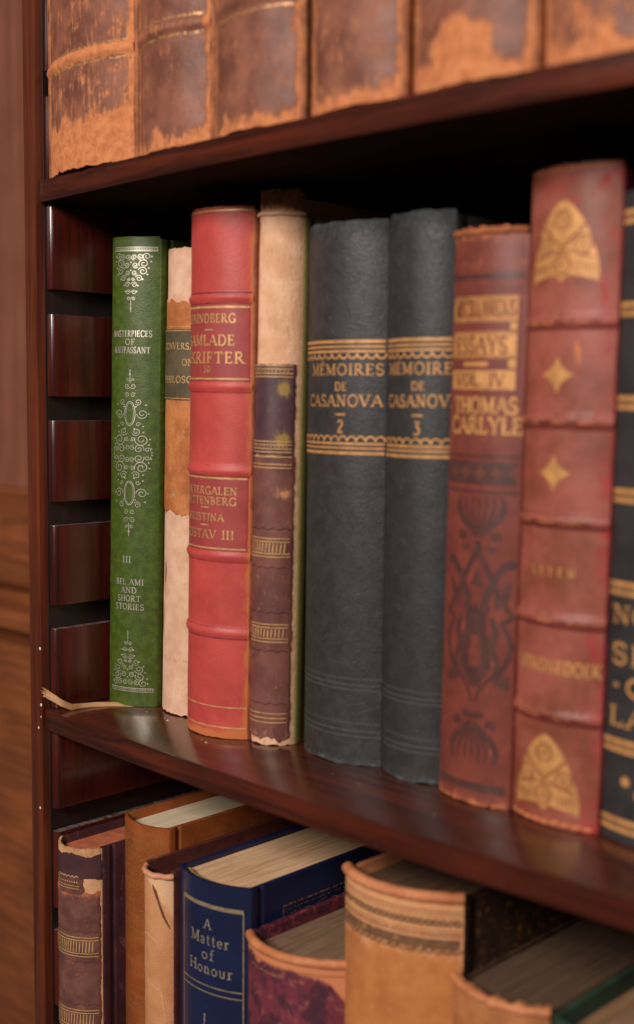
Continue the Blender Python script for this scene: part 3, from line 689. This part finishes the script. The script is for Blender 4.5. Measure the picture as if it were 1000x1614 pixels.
for (z0, z1) in ((191.2, 200.9), (177.3, 187.3), (165.1, 172.5)): b.fill(g, lambda z: -16.5, lambda z: 15.2, z0, z1, .12, na=26)
b.fill(g, lambda z: -8.5, lambda z: 3.8, 174.1, 175.7, .12); b.fill(g, lambda z: 12.2, lambda z: 15.2, 173.4, 176.6, .12, na=3); b.fill(g, lambda z: 12.6, lambda z: 15.2, 188, 190.6, .12, na=3)
text(b, g, 'THOMAS', 1.4, 159.0, 6.2, 30, .22, gap=.08); text(b, g, 'CARLYLE', 1.6, 151.2, 6.4, 34, .22, gap=.08)
g.build('gilt_panel', MAT['bronze'], b.o, smooth=0)
g = MB()
text(b, g, 'MISCELLANEOUS', 0, 196.2, 6.4, 29, .12, .27, .08); text(b, g, 'ESSAYS', -1.0, 182.2, 6.6, 25, .14, .27); text(b, g, 'VOL. IV', -1.0, 168.8, 5.0, 24, .16, .27)
for z in (200.2, 191.9, 186.6, 178.0): b.hline(g, z, .3, -16, 14.8, .27)
g.build('lettering', plain('title_brown', S(124, 62, 46), .5), b.o, smooth=0)
g = MB()
b.hline(g, 139.4, 1.0); b.hline(g, 125.4, 1.0); b.hline(g, 208.6, 2.2); b.fill(g, lambda z: -17.5, lambda z: 17.2, 128.2, 137.2, .1, na=26)
b.fill(g, lambda z: -17.3, lambda z: 17, 5.5, 9, .1, na=26)
cx = 2.0
def sym(pts, w_, taper=False, off=.13):
    b.stroke(g, [(cx+x, z) for x, z in pts], w_, off, taper=taper); b.stroke(g, [(cx-x, z) for x, z in pts], w_, off, taper=taper)
def bulb(z0, sg):      # palmette: petals fanning from a stem
    for pts, w_ in (([(1, 0), (4, 3.4), (8.2, 7.2), (10.6, 11), (10.4, 14), (9.2, 16.4)], 2.9), ([(.8, 1), (4.0, 6), (6.6, 11), (6.4, 16)], 1.5), ([(.5, 2), (2.2, 7), (3.4, 12), (3.0, 16.5)], 1.3)):
        sym([(x, z0+sg*z) for x, z in pts], w_, True)
    b.stroke(g, [(cx, z0), (cx, z0+sg*16)], 1.2, .13, taper=True)
    sym([(p, z0+sg*q) for p, q in spiral(8.2, 1.0, 2.2, 1.3, 150)], 1.1)
bulb(107.5, 1); bulb(34, -1)
sym([(0, 106), (1.0, 101), (4.5, 95), (9, 86), (9.5, 80)], 2.4); sym([(4, 104), (6.5, 102.6), (8, 104)], 2.0, True)
sym([(1.5, 74), (4.5, 84), (8, 92), (12, 97), (15, 98.4), (15.6, 96)], 3.0)
sym([(14, 90), (11, 84), (13, 80), (15.5, 77), (11, 74), (14, 70), (15.5, 65), (13, 58), (10, 52)], 1.9)
sym([(4, 78), (3.0, 70), (5, 62), (4.2, 54), (1, 48)], 4.0, True); sym([(7, 76), (9, 70), (7.5, 64), (10, 58), (9, 51), (14, 49), (13, 53)], 2.4)
b.fill(g, lambda z: cx-3.4*math.sin((z-68)/14*math.pi), lambda z: cx+3.4*math.sin((z-68)/14*math.pi), 68, 82, .11)
b.fill(g, lambda z: cx-3.2*(z-48)/8, lambda z: cx+3.2*(z-48)/8, 48, 56, .11); b.fill(g, lambda z: cx-3*(1-(z-88)/8), lambda z: cx+3*(1-(z-88)/8), 88, 96, .11)
sym([(6, 90), (3.4, 84), (5.2, 79), (2, 76)], 2.2, True); sym([(11, 88), (13.4, 86), (12, 83)], 1.8, True); sym([(6.5, 70), (5.6, 62), (7.2, 55)], 1.6, True); sym([(0, 36), (5, 37)], 2.2); sym([(1, 42), (2.2, 46), (5, 50), (9, 54)], 1.4)
g.build('stamped_ornament', dk, b.o, smooth=0)
g = MB()
for q in range(-2, 3):
    for (dx, dz) in ((0, 1.7), (1.7, 0), (0, -1.7), (-1.7, 0), (0, 0)): b.dot(g, 2+q*7.2+dx, 132.7+dz, .75, .24)
g.build('stamped_flower', plain('flower_brown', S(128, 72, 60), .45), b.o, smooth=0)

# tall red-brown volume with gilt gothic arches
rus = leather('crimson_calf', S(160, 86, 72), S(124, 64, 44), S(178, 46, 54), .655, .10, (160, 160, 90), S(150, 40, 44), rough=.48, spec=.4, bump=.5, grain=800, seed=33, blotch=55)
b = Book('tallest red leather book with gilt arches at head and foot and two gilt stars', 283.04, 38.45, 41.98, 6, 0, 246, .7, 0, 160, cov=.7, seed=33)
RB = (189.9, 153.4, 116.5, 79.3, 42.8); b.bands = [(z, 1.7, 1.5) for z in RB]
b.spine(rus, lambda a, z: .2*max(0, (a/(b.arc/2)-.55)/.45)+.08*max(0, (z-205)/40)+.12*max(0, 1-z/12), jt=.5, jb=.5); 
b.covers(leather('crimson_cover', S(120, 36, 38), S(84, 26, 28), rough=.5, seed=34), 2.6, 244, .9); b.pages(calf_pages)
g = MB(); rnd = random.Random(4)
for z in RB:
    b.hline(g, z-2.3, 1.5, off=.05); b.hline(g, z+2.2, .5, off=.05); b.stroke(g, [(-15, z-.2), (-6, z-.6), (2, z-.3)], 1.3, .06, taper=True); b.stroke(g, [(3, z), (9, z-.4), (15, z)], 1.2, .06, taper=True)
g.build('tooled_line', plain('crimson_shadow_line', S(110, 44, 40), .5), b.o, smooth=0)  # wide line below each band is painted shade; the rest is tooling and scuffs
g = MB()
for z in RB:
    for k in range(6):
        a = rnd.uniform(-14, 13); l = rnd.uniform(1.0, 4.0)
        b.stroke(g, [(a-l, z-.5), (a, z-.6+rnd.uniform(-.2, .2)), (a+l, z-.5)], rnd.uniform(.8, 1.6), .1, taper=True)
b.stroke(g, [(6, 183), (7.4, 174)], 1.8, .1, taper=True)
for k in range(9): a = -17+k*4.2; b.stroke(g, [(a-2, 1.4), (a+2, 1.3+rnd.random()*1.4)], 1.8, .1, taper=True)
for k in range(4): a = -14+k*9; b.stroke(g, [(a-5, 244.6), (a+5, 244.7)], 1.2, .1, taper=True)
g.build('worn_spot', plain('worn_orange', S(206, 122, 78), .7), b.o, smooth=0)
dline = plain('arch_line', S(150, 78, 52), .5)
for (zb, zt) in ((206.5, 233.4), (8.0, 35.2)):
    g = MB(); gd = MB(); hgt = zt-zb; c = -1.2
    wd_ = lambda z: 14.8*max(0, 1-((z-zb)/hgt)**1.5)**.62
    b.fill(g, lambda z: c-wd_(z), lambda z: c+wd_(z), zb, zt, .13, .5, 22)
    b.fill(g, lambda z: c-14.6, lambda z: c-2-12*(1-((z-zb+2.4)/2.4))**.5, zb-2.4, zb, .13, .3, 8)
    b.fill(g, lambda z: c+2+12*(1-((z-zb+2.4)/2.4))**.5, lambda z: c+14.6, zb-2.4, zb, .13, .3, 8)
    b.fill(g, lambda z: c-2.6*((z-zb+2.4)/2.4), lambda z: c+2.6*((z-zb+2.4)/2.4), zb-2.4, zb, .132, .3, 6)
    for (dx, f, r) in ((0, .74, 3.4), (-8.4, .40, 3.4), (8.4, .40, 3.4), (0, .14, 3.6)):
        z = zb+hgt*f; b.stroke(gd, arcp(c+dx, z, r, r, 0, 360, 18), .55, .3); b.dot(gd, c+dx, z, .6, .3)
        for t in range(6): b.dot(gd, c+dx+r*.58*math.cos(t*1.047), z+r*.58*math.sin(t*1.047), .38, .3)
    b.stroke(gd, [(c-9, zb+hgt*.66), (c, zb+hgt*.36), (c+9, zb+hgt*.66)], .8, .3)
    b.stroke(gd, [(c-13, zb+hgt*.22), (c-3.6, zb+hgt*.32), (c+3.6, zb+hgt*.32), (c+13, zb+hgt*.22)], .6, .3)
    for q in range(6): b.stroke(gd, [(c-13.2+q*1.5, zb+.8), (c-13.2+q*1.5, zb+hgt*.16)], .3, .3); b.stroke(gd, [(c+5.8+q*1.5, zb+.8), (c+5.8+q*1.5, zb+hgt*.16)], .3, .3)
    ga = g.build('gilt_arch', MAT['bronze'], b.o, smooth=0); gd.build('ornament_line', dline, ga, smooth=0)
for (a, z) in ((-1.6, 170.4), (-1.6, 134.1)):
    g = MB(); f = lambda zz: .4+5.6*max(0, 1-abs(zz-z)/6.4)**2.4+1.0*max(0, 1-abs(zz-z)/6.4)
    b.fill(g, lambda zz: a-f(zz), lambda zz: a+f(zz), z-6.4, z+6.4, .13, .4, 8)
    g.build('gilt_star', MAT['bronze'], b.o, smooth=0)
for args in (('SETEM', -.8, 97.3, 3.2, 19, .2, .16, .8), ('UTKONEDOEK', 1.6, 61.5, 5.0, 36, .2)):
    g = MB(); text(b, g, *args); g.build('lettering', MAT['bronze'], b.o, smooth=0)

# black volume at the right edge
blk = cloth('black_cloth', S(56, 52, 52), S(42, 39, 40), .55, .25, 36, 1800)
b = Book('black cloth book with paired gilt lines, cut off at the right of the middle shelf', 319.55, 35.02, 44.05, 4, 0, 235, .43, 0, 150, cov=.5, seed=36)
b.spine(blk); b.covers(blk, 2.6, 234); b.pages(calf_pages)
g = MB()
for z in (226, 193.5, 160.3, 127, 93.4, 35.6, 6.2):
    b.hline(g, z+1.7, 1.7, off=.12); b.hline(g, z-1.7, 1.7, off=.12)
    b.hline(g, z, .5, off=.12)
for t, z, hh, wd_ in (('NON', 84, 6.2, 26), ('SES', 69.6, 7.5, 26), ('·O·', 57.8, 7.0, 26), ('LAR', 46.4, 7.0, 26)): text(b, g, t, -1.0, z, hh, wd_, .2)
b.dot(g, -5.5, 23, 2.0); b.dot(g, 1, 19, 2.4); b.dot(g, 6, 23, 2.0)
g.build('gilt_lettering', MAT['bronze'], b.o, smooth=0)

# ------------------------------------------------------------------ lower shelf
# purple-brown torn volume
b = Book('torn purple brown leather book with gilt bands, leftmost on the lower shelf', 20.3, 29, 6.18, 9, -270, 202, 0, .18, 150, cov=.6, seed=41)
base = leather('bare_board', S(214, 164, 120), S(190, 138, 98), S(120, 70, 45), .8, .06, rough=.8, spec=.2, bump=.5, grain=600, seed=41)
b.spine(base, lambda a, z: .2*max(0, (z-198)/4)+.5*max(0, a/(b.arc/2)-.86)*4, jt=.8, jf=.2)
pc = leather('plum_cover', S(74, 42, 48), S(56, 32, 38), S(140, 84, 70), .84, .05, (200, 200, 60), rough=.4, spec=.4, seed=42)
b.covers(pc, 2.6, 202.5, 1.2); b.pages(plain('stained_pages', S(196, 108, 76), .75, .2, .3, 200), 3.5)
br = leather('mottled_brown', S(124, 80, 70), S(98, 60, 54), S(176, 100, 70), .76, .09, (200, 200, 160), rough=.4, spec=.45, bump=.3, seed=43, blotch=110)
A0, A1 = -b.arc/2+.3, b.arc/2-1.4
p1 = b.patch('leather_remnant', br, A0, A1, 1, 179.5, (.4, .55, 0, 1.8), .45, wear=lambda a, z: .45*max(0, (z-174)/4))
p3 = b.patch('leather_remnant', br, -6.5, 8.5, 178.0, 190, (1.2, 1.2, .5, 1.2), .52, seed=6)
p2 = b.patch('leather_remnant', leather('plum_remnant', S(82, 50, 52), S(66, 40, 44), rough=.45, seed=44), -8, A1+.5, 186.5, 198.8, (1.0, .6, 1.2, 1.4), .6, seed=3)
g = MB(); giltband(b, g, 155.3, 145.4, A0+.8, A1-.6, .65); giltband(b, g, 116.5, 106.5, A0+.8, A1-.6, .65); giltband(b, g, 60, 50, A0+.8, A1-.6, .65); g.build('gilt_line', MAT['gilt'], p1, smooth=0)
g = MB(); b.hline(g, 181, .35, -6, 7.4, .72); b.hline(g, 182.4, .3, -6, 7.4, .72); wavy(b, g, 187.4, -5, 7, .72, .5)
for k in range(10): b.dot(g, -5+k*1.25, 184.5, .42, .72)
g.build('gilt_line', MAT['gilt'], p3, smooth=0)
g = MB()
for z in (158.4, 142.6, 119.5, 103): wavy(b, g, z, A0+1, A1-1, .62)
g.build('tooled_line', plain('umber_tooling', S(98, 60, 54), .4), p1, smooth=0)
# long pale scrape on the plum cover
m = MB(); xx = b.hw+b.cov+.08
pts = [(24, 139), (20, 146), (16, 151), (12.5, 152.5), (13, 149), (17, 144), (20, 137)]
for (y, z) in pts: m.v.append((xx, y, z))
m.f.append(tuple(range(len(pts)))); m.build('scrape', plain('scrape_pale', S(112, 72, 70), .6, .3, .4, 400), b.o, smooth=0)

# orange-brown tooled volume
orl = leather('tan_orange_leather', S(158, 84, 40), S(140, 70, 32), rough=.38, spec=.45, bump=.2, grain=1000, seed=46)
b = Book('orange brown leather book with fine gilt filigree and pale pages on the lower shelf', 53.05, 35.58, 22.95, 6, -270, 218, 0, 0, 165, cov=.6, seed=46)
b.spine(orl, jt=.3, jf=.1); b.covers(orl, 2.8, 217.5, 1.3); b.pages(pages('white_pages', S(226, 206, 174), S(176, 146, 110), 6, 600, .6), 5)
fil = foil('filigree', S(196, 140, 84), .4, .5, .40, 8)
g = MB(); rnd = random.Random(2)
for (z0, z1) in ((156, 214), (10, 128)):
    for e in (0, .9):
        b.stroke(g, [(-16+e, z0+e), (-16+e, z1-e), (16-e, z1-e), (16-e, z0+e)], .3, .13, closed=True)
    z = z1-3.4; r_ = 0
    while z > z0+3:
        for q in range(-3, 4):
            a = q*4.3+(2.1 if r_ % 2 else 0)
            if abs(a) > 13.5: continue
            b.stroke(g, spiral(a, z, 1.9, 1.3, 90+60*q, 1 if q % 2 else -1, 12), .34, .13); b.dot(g, a+2.1, z, .4)
        z -= 3.6; r_ += 1
for z in (151, 149.6, 146, 132): b.hline(g, z, .35, -16, 16)
for q in range(11): b.stroke(g, [(-11+q*2, 139), (-11+q*2+.8, 143)], .35)
g.build('filigree', fil, b.o, smooth=0)
m = MB(); xx = b.hw+b.cov+.06        # framed corner ornament on the board
def cov_line(m, y0, z0, y1, z1, w_, xx):
    b_ = len(m.v); l = math.hypot(y1-y0, z1-z0); ny, nzz = -(z1-z0)/l*w_/2, (y1-y0)/l*w_/2
    for (y, z) in ((y0+ny, z0+nzz), (y1+ny, z1+nzz), (y1-ny, z1-nzz), (y0-ny, z0-nzz)): m.v.append((xx, y, z))
    m.f.append((b_, b_+1, b_+2, b_+3))
for d_ in (0, 1.6):
    cov_line(m, 18+d_, 208-d_, 130, 208-d_, .4, xx+d_*.01); cov_line(m, 18+d_, 208-d_, 18+d_, 20, .4, xx+.03+d_*.01)
for q in range(16):
    for e in range(3): cov_line(m, 22+q*3.2, 204-e*2.4, 24+q*3.2, 203-e*2.4+(q % 2), .35, xx+.05+.003*e)
m.build('gilt_frame', fil, b.o, smooth=0)

# peach cloth volume, torn head
pe = cloth('peach_cloth', S(212, 150, 104), S(192, 128, 84), .8, .5, 48, 1500, S(224, 176, 134))
b = Book('peach cloth spined book with a torn head, squeezed between orange and navy books', 82.5, 21, 8.5, 6, -270, 204, 0, 0, 170, cov=.5, seed=48)
b.spine(pe, lambda a, z: .5*max(0, (z-186+a*1.2)/10), jt=2.2, jf=.18)
mar = leather('maroon_board', S(92, 44, 38), S(70, 32, 28), rough=.5, seed=49)
b.covers(mar, 2.6, 206, .9); b.pages(pages('beige_pages', S(196, 152, 112), S(150, 108, 76), 9), 9)
b.tube('headcap', leather('peach_rim', S(214, 146, 112), S(190, 120, 90), S(120, 60, 50), .8, .05, rough=.7, seed=50), 203.5, 1.5, -.2, wob=.3)
g = MB()
for pts, w_ in (([(4, 197), (5.5, 191), (8, 184), (11, 178)], 1.2), ([(2, 199), (4, 195), (4.8, 192)], 1.6)): b.stroke(g, pts, w_, .2, taper=True)
g.build('tear', plain('tear_brown', S(110, 60, 44)), b.o, smooth=0)
g = MB()
for pts in ([(-9, 160), (-4, 158), (0, 150), (6, 147)], [(6, 150), (8, 138), (9, 130), (10, 122)], [(-8, 172), (-2, 174), (5, 171)]): b.stroke(g, pts, .5, .15)
g.build('crease', plain('crease_pale', S(222, 172, 128)), b.o, smooth=0)

# navy volume
nav = leather('navy_leather', S(29, 35, 68), S(23, 28, 56), rough=.34, spec=.5, bump=.08, grain=1200, seed=52, blotch=40)
b = Book('navy blue book with gilt title and wide cream page block on the lower shelf', 117.73, 46.5, 12.73, 7, -270, 210, 0, .06, 165, cov=.7, seed=52)
b.lump = .06
b.spine(nav, thick=1.6); b.covers(nav, 2.8, 209.5, 1.3); b.pages(pages('cream_page_block', S(232, 190, 150), S(176, 126, 88), 11, 380, .8), 3.2, front=3.2)
b.tube('spine_liner', plain('white_liner', S(232, 222, 200)), 207.4, 1.0, -2.4, -b.arc/2+2, b.arc/2-2)
hb = b.tube('headband', None, 207.9, .95, -4.0, -b.arc/2+3, b.arc/2-3)
mm = NT('headband_silk'); uvx = mm.n('ShaderNodeSeparateXYZ', Vector=mm.coord((1, 1, 1)))
sn = mm.math('SINE', mm.math('MULTIPLY', uvx.outputs['X'], 4200.0))
mm.set(Base_Color=mm.mix(mm.ramp(sn, -.2, .2), S(40, 30, 24), S(222, 180, 90)), Roughness=.6); hb.data.materials.append(mm.m)
g = MB(); a0, a1 = -15.8, 21.8
b.stroke(g, [(a0+(a1-a0)*k/30, 198.6) for k in range(31)], 1.9, .12)
for (x0, z0, x1, z1) in ((a0, 198, a0, 5), (a1, 198, a1, 5), (a0, 160.2, a1, 160.2), (a0, 157.0, a1, 157.0), (a0, 5, a1, 5)): b.stroke(g, [(x0+(x1-x0)*k/30, z0+(z1-z0)*k/30) for k in range(31)], .55, .12)
g.build('gilt_frame', foil('pale_gilt', S(205, 180, 140), .4, .6, .36, 12), b.o, smooth=0)
g = MB()
pg = foil('pale_gilt_letters', S(210, 192, 160), .4, .5, .30, 13)
for t, ac, zc, hh, wd_ in (('A', 3.2, 189.8, 4.6, None), ('Matter', 3.6, 182.6, 5.2, 23), ('of', 3.2, 175.4, 5.0, 7.4), ('Honour', 3.8, 168.6, 5.2, 26), ('J', 1.4, 144.0, 4.6, None)): text(b, g, t, ac, zc, hh, wd_, .115)
g.build('lettering', pg, b.o, smooth=0)
m = MB(); xx = b.hw+b.cov+.06
for d_ in (0, 2.2): cov_line(m, 22+d_, 196-d_, 150, 196-d_, .9 if not d_ else .4, xx+d_*.01); cov_line(m, 22+d_, 196-d_, 22+d_, 15, .9 if not d_ else .4, xx+.03+d_*.01)
for q in range(7):
    for e in range(5): cov_line(m, 27+q*9, 191.5-e*1.5, 33+q*9, 191.5-e*1.5-(1.6 if q % 2 else -1.2)*.6, .5, xx+.06+.003*e)
m.build('gilt_frame', MAT['giltworn'], b.o, smooth=0)

# purple marbled volume with rolled tan head
mb = marbled('purple_marbled', S(116, 48, 60), S(72, 38, 50), S(140, 74, 72), S(206, 128, 86), 55, 75)
b = Book('purple marbled book with a rolled tan leather head, right of the navy book', 172.65, 52, 12.22, 10, -270, 193, 0, .16, 160, cov=.7, seed=55)
b.spine(mb, lambda a, z: .75*max(0, min(1, (z-184+4*nz(a*.12, 2)+max(0, a-14)*.6)/6))+.5*max(0, abs(a)/(b.arc/2)-.85)*4, jt=1.0, jf=.1, thick=2.4)
tanl = leather('tan_leather', S(208, 134, 90), S(184, 110, 70), S(120, 70, 50), .84, .05, rough=.6, spec=.3, bump=.5, grain=600, seed=56)
b.covers(marbled('purple_board', S(100, 36, 48), S(60, 28, 42), S(130, 60, 60), S(190, 110, 80), 57, 120), 3.4, 193.5, .8); b.pages(pages('grey_pages', S(140, 110, 86), S(84, 62, 48), 14, 500, .8), 5, front=3.4)
b.tube('headcap', tanl, 192.6, 2.2, -.9, wob=.06)
g = MB(); b.hline(g, 183.6, .5, -20, 12, .14, .25); g.build('gilt_line', MAT['giltworn'], b.o, smooth=0)
g = MB(); b.hline(g, 187.6, .5, off=.12, wob=.3); g.build('tooled_line', plain('tan_tooling', S(150, 84, 56)), b.o, smooth=0)

# tan volume with dark tooled bands
tn = leather('honey_calf', S(198, 126, 72), S(174, 104, 56), S(212, 142, 96), .70, .1, (200, 200, 120), S(216, 160, 110), rough=.62, spec=.3, bump=.4, grain=700, seed=59, blotch=60)
b = Book('honey tan leather book with dark tooled bands below its rolled head', 225.88, 55.5, 20.92, 10, -270, 236, 0, .16, 165, cov=.6, seed=59)
b.spine(tn, lambda a, z: .5*max(0, (z-206)/10), jt=.8, jf=.12, thick=2.4)
b.covers(None, 3, 235, .8, mats=(tanl, marbled('dark_marbled_board', S(48, 28, 20), S(32, 19, 14), S(104, 68, 30), S(90, 54, 34), 60, 160)))
b.pages(pages('dark_pages', S(104, 76, 56), S(58, 40, 30), 15, 500, .8), 6, front=3.4); b.tube('headcap', tanl, 235.2, 2.5, -.9, wob=.08)
g = MB(); dkb = foil('dark_tooling_band', S(122, 84, 56), .6, 0, .40, 16, 400)
for z, w_ in ((229.8, .55), (228.2, .4), (221.8, .5), (220.2, .9)): b.hline(g, z, w_, off=.13, wob=.2)
for k in range(22): b.stroke(g, arcp(-b.arc/2+1.5+k*2.7, 225.2, 1.0, 1.15, 0, 360, 10), 1.1, .13)
b.fill(g, lambda z: -b.arc/2+.5, lambda z: b.arc/2-1, 214.2, 218.6, .12, .6, 40)
for k in range(17): b.stroke(g, arcp(-b.arc/2+2+k*3.5, 214.4, 1.7, 1.6, 180, 360, 6), 1.0, .13)
g.build('tooled_band', dkb, b.o, smooth=0)

# lower tan volume, broken head, dark pages
b = Book('low tan leather book with a broken head and dark page block, lower right', 274.7, 43.5, 21.6, 8, -270, 207, 0, .04, 165, cov=.4, seed=62)
b.spine(leather('tan_calf', S(190, 122, 74), S(160, 98, 56), S(214, 152, 104), .72, .08, rough=.6, spec=.3, bump=.5, grain=600, seed=62), lambda a, z: .2*max(0, (z-200)/6), jt=1.8, jf=.2, thick=2.2)
b.covers(leather('umber_board', S(88, 56, 40), S(60, 38, 28), seed=63, rough=.7), 2.6, 204, .8); b.pages(pages('umber_pages', S(98, 74, 56), S(60, 44, 34), 17, 400, .7), 5, front=3)
b.tube('headcap', tanl, 205.2, 1.8, -.6, wob=.35)
g = MB(); b.hline(g, 201, .7, -18, 12, .14, .2); b.hline(g, 197.6, .4, -20, 18, .14, .2); g.build('gilt_line', MAT['giltworn'], b.o, smooth=0)

# green board volume in the corner
gb = cloth('dark_green_cloth', S(56, 76, 58), S(40, 56, 44), .6, .3, 66, 1500)
b = Book('dark green cloth book in the lower right corner beside the low tan book', 317.59, 35.65, 19.09, 5, -270, 208, 0, 0, 165, cov=.4, seed=66)
b.spine(gb, jt=.5, thick=1.6); b.covers(gb, 2.8, 207.5, .9); b.pages(pages('brown_pages', S(150, 112, 82), S(100, 72, 52), 18, 400, .6), 8, front=3)

# ------------------------------------------------------------------ ribbon and crumbs on the shelf
m = MB()
path = [((29, 37.5, .15), (-2, 2.4, .3)), ((25.7, 33.7, .15), (-2, 2.2, .6)), ((18.8, 28.5, .15), (-1.6, 1.6, 1.6)), ((14.2, 19.7, .15), (-1.1, 1.1, 2.3)), ((12.5, 12.1, .15), (-.9, .9, 2.6)),
        ((12.4, 6.3, .2), (-1.2, 1.0, 3.2)), ((10, 1.2, 2.9), (-.6, .8, 3.6)), ((7.2, .2, 4.2), (-.3, .8, 3.7)), ((4.5, -1, 5.4), (0, .8, 3.9)), ((2.2, -2.6, 6.8), (.2, .8, 4.0))]
P_ = [(Vector(p)*.001, Vector(q)*.001) for p, q in path]; prev = None; fine = []
for i in range(len(P_)-1):
    for t in (0, .34, .67): fine.append((P_[i][0].lerp(P_[i+1][0], t), P_[i][1].lerp(P_[i+1][1], t)))
fine.append(P_[-1])
for i, (p, q) in enumerate(fine):
    row = []
    for k in range(7):
        t = k/6; c = (p+q*t)*1000+Vector((.7, -.7, 0))*(.16*math.sin(k*2.1+i*.35)+.35*math.sin(t*3.14)); row.append(m.add(tuple(c)))
    if prev:
        for k in range(6): m.f.append((prev[k], prev[k+1], row[k+1], row[k]))
    prev = row
rnd = random.Random(9)
ed = Vector((-.62, -.45, .5)).normalized(); e0 = (Vector(m.v[prev[0]])+Vector(m.v[prev[6]]))/2; es = Vector(m.v[prev[6]])-Vector(m.v[prev[0]])
for k in range(60):
    s0 = e0+es*rnd.uniform(-.5, .5)-ed*rnd.uniform(0, 2); d = (ed+Vector((rnd.uniform(-.3, .3), rnd.uniform(-.35, .25), rnd.uniform(-.25, .35)))).normalized()
    s1 = s0+d*rnd.uniform(1.4, 3.6); n_ = d.cross(Vector((.7, -.7, .1))).normalized()*.13
    b_ = len(m.v)
    for c in (s0-n_, s0+n_, s1+n_*.4, s1-n_*.4): m.v.append(tuple(c))
    m.f.append((b_, b_+1, b_+2, b_+3))
o = m.build('bookmark_ribbon', cloth('ribbon_silk', S(196, 152, 106), S(166, 120, 80), .7, .4, 70, 2600), None, smooth=60)
sm = o.modifiers.new('thickness', 'SOLIDIFY'); sm.thickness = .00022
tag(o, 'frayed tan bookmark ribbon lying on the middle shelf by the post', 'ribbon')
crumb_m = plain('paper_flake', S(214, 188, 160), .85, .2, .3, 600)
for (x, y, r) in ((62.5, 29.5, 1.3), (57.5, 31.5, .7), (106.5, 17.5, 1.1), (101.5, 19, .5), (41, 33, .6), (200, 22, .5), (181, 26, .45), (246, 15, .5)):
    m = MB(); n = 7
    top = m.add((0, 0, r*.55)); ring = []
    for k in range(n):
        t = k*2*math.pi/n; q = r*(.7+.5*nz(k*1.7, x)); ring.append(m.add((q*math.cos(t), q*.7*math.sin(t), .02+.25*r*abs(nz(k, y)))))
    for k in range(n): m.f.append((top, ring[k], ring[(k+1) % n]))
    m.f.append(tuple(ring[::-1]))
    o = m.build('paper_crumb', crumb_m, None, smooth=0); o.location = (x/1000, y/1000, .0001)
    tag(o, 'tiny pale paper crumb fallen on the dark middle shelf', 'paper crumb', 'paper crumbs on the middle shelf')
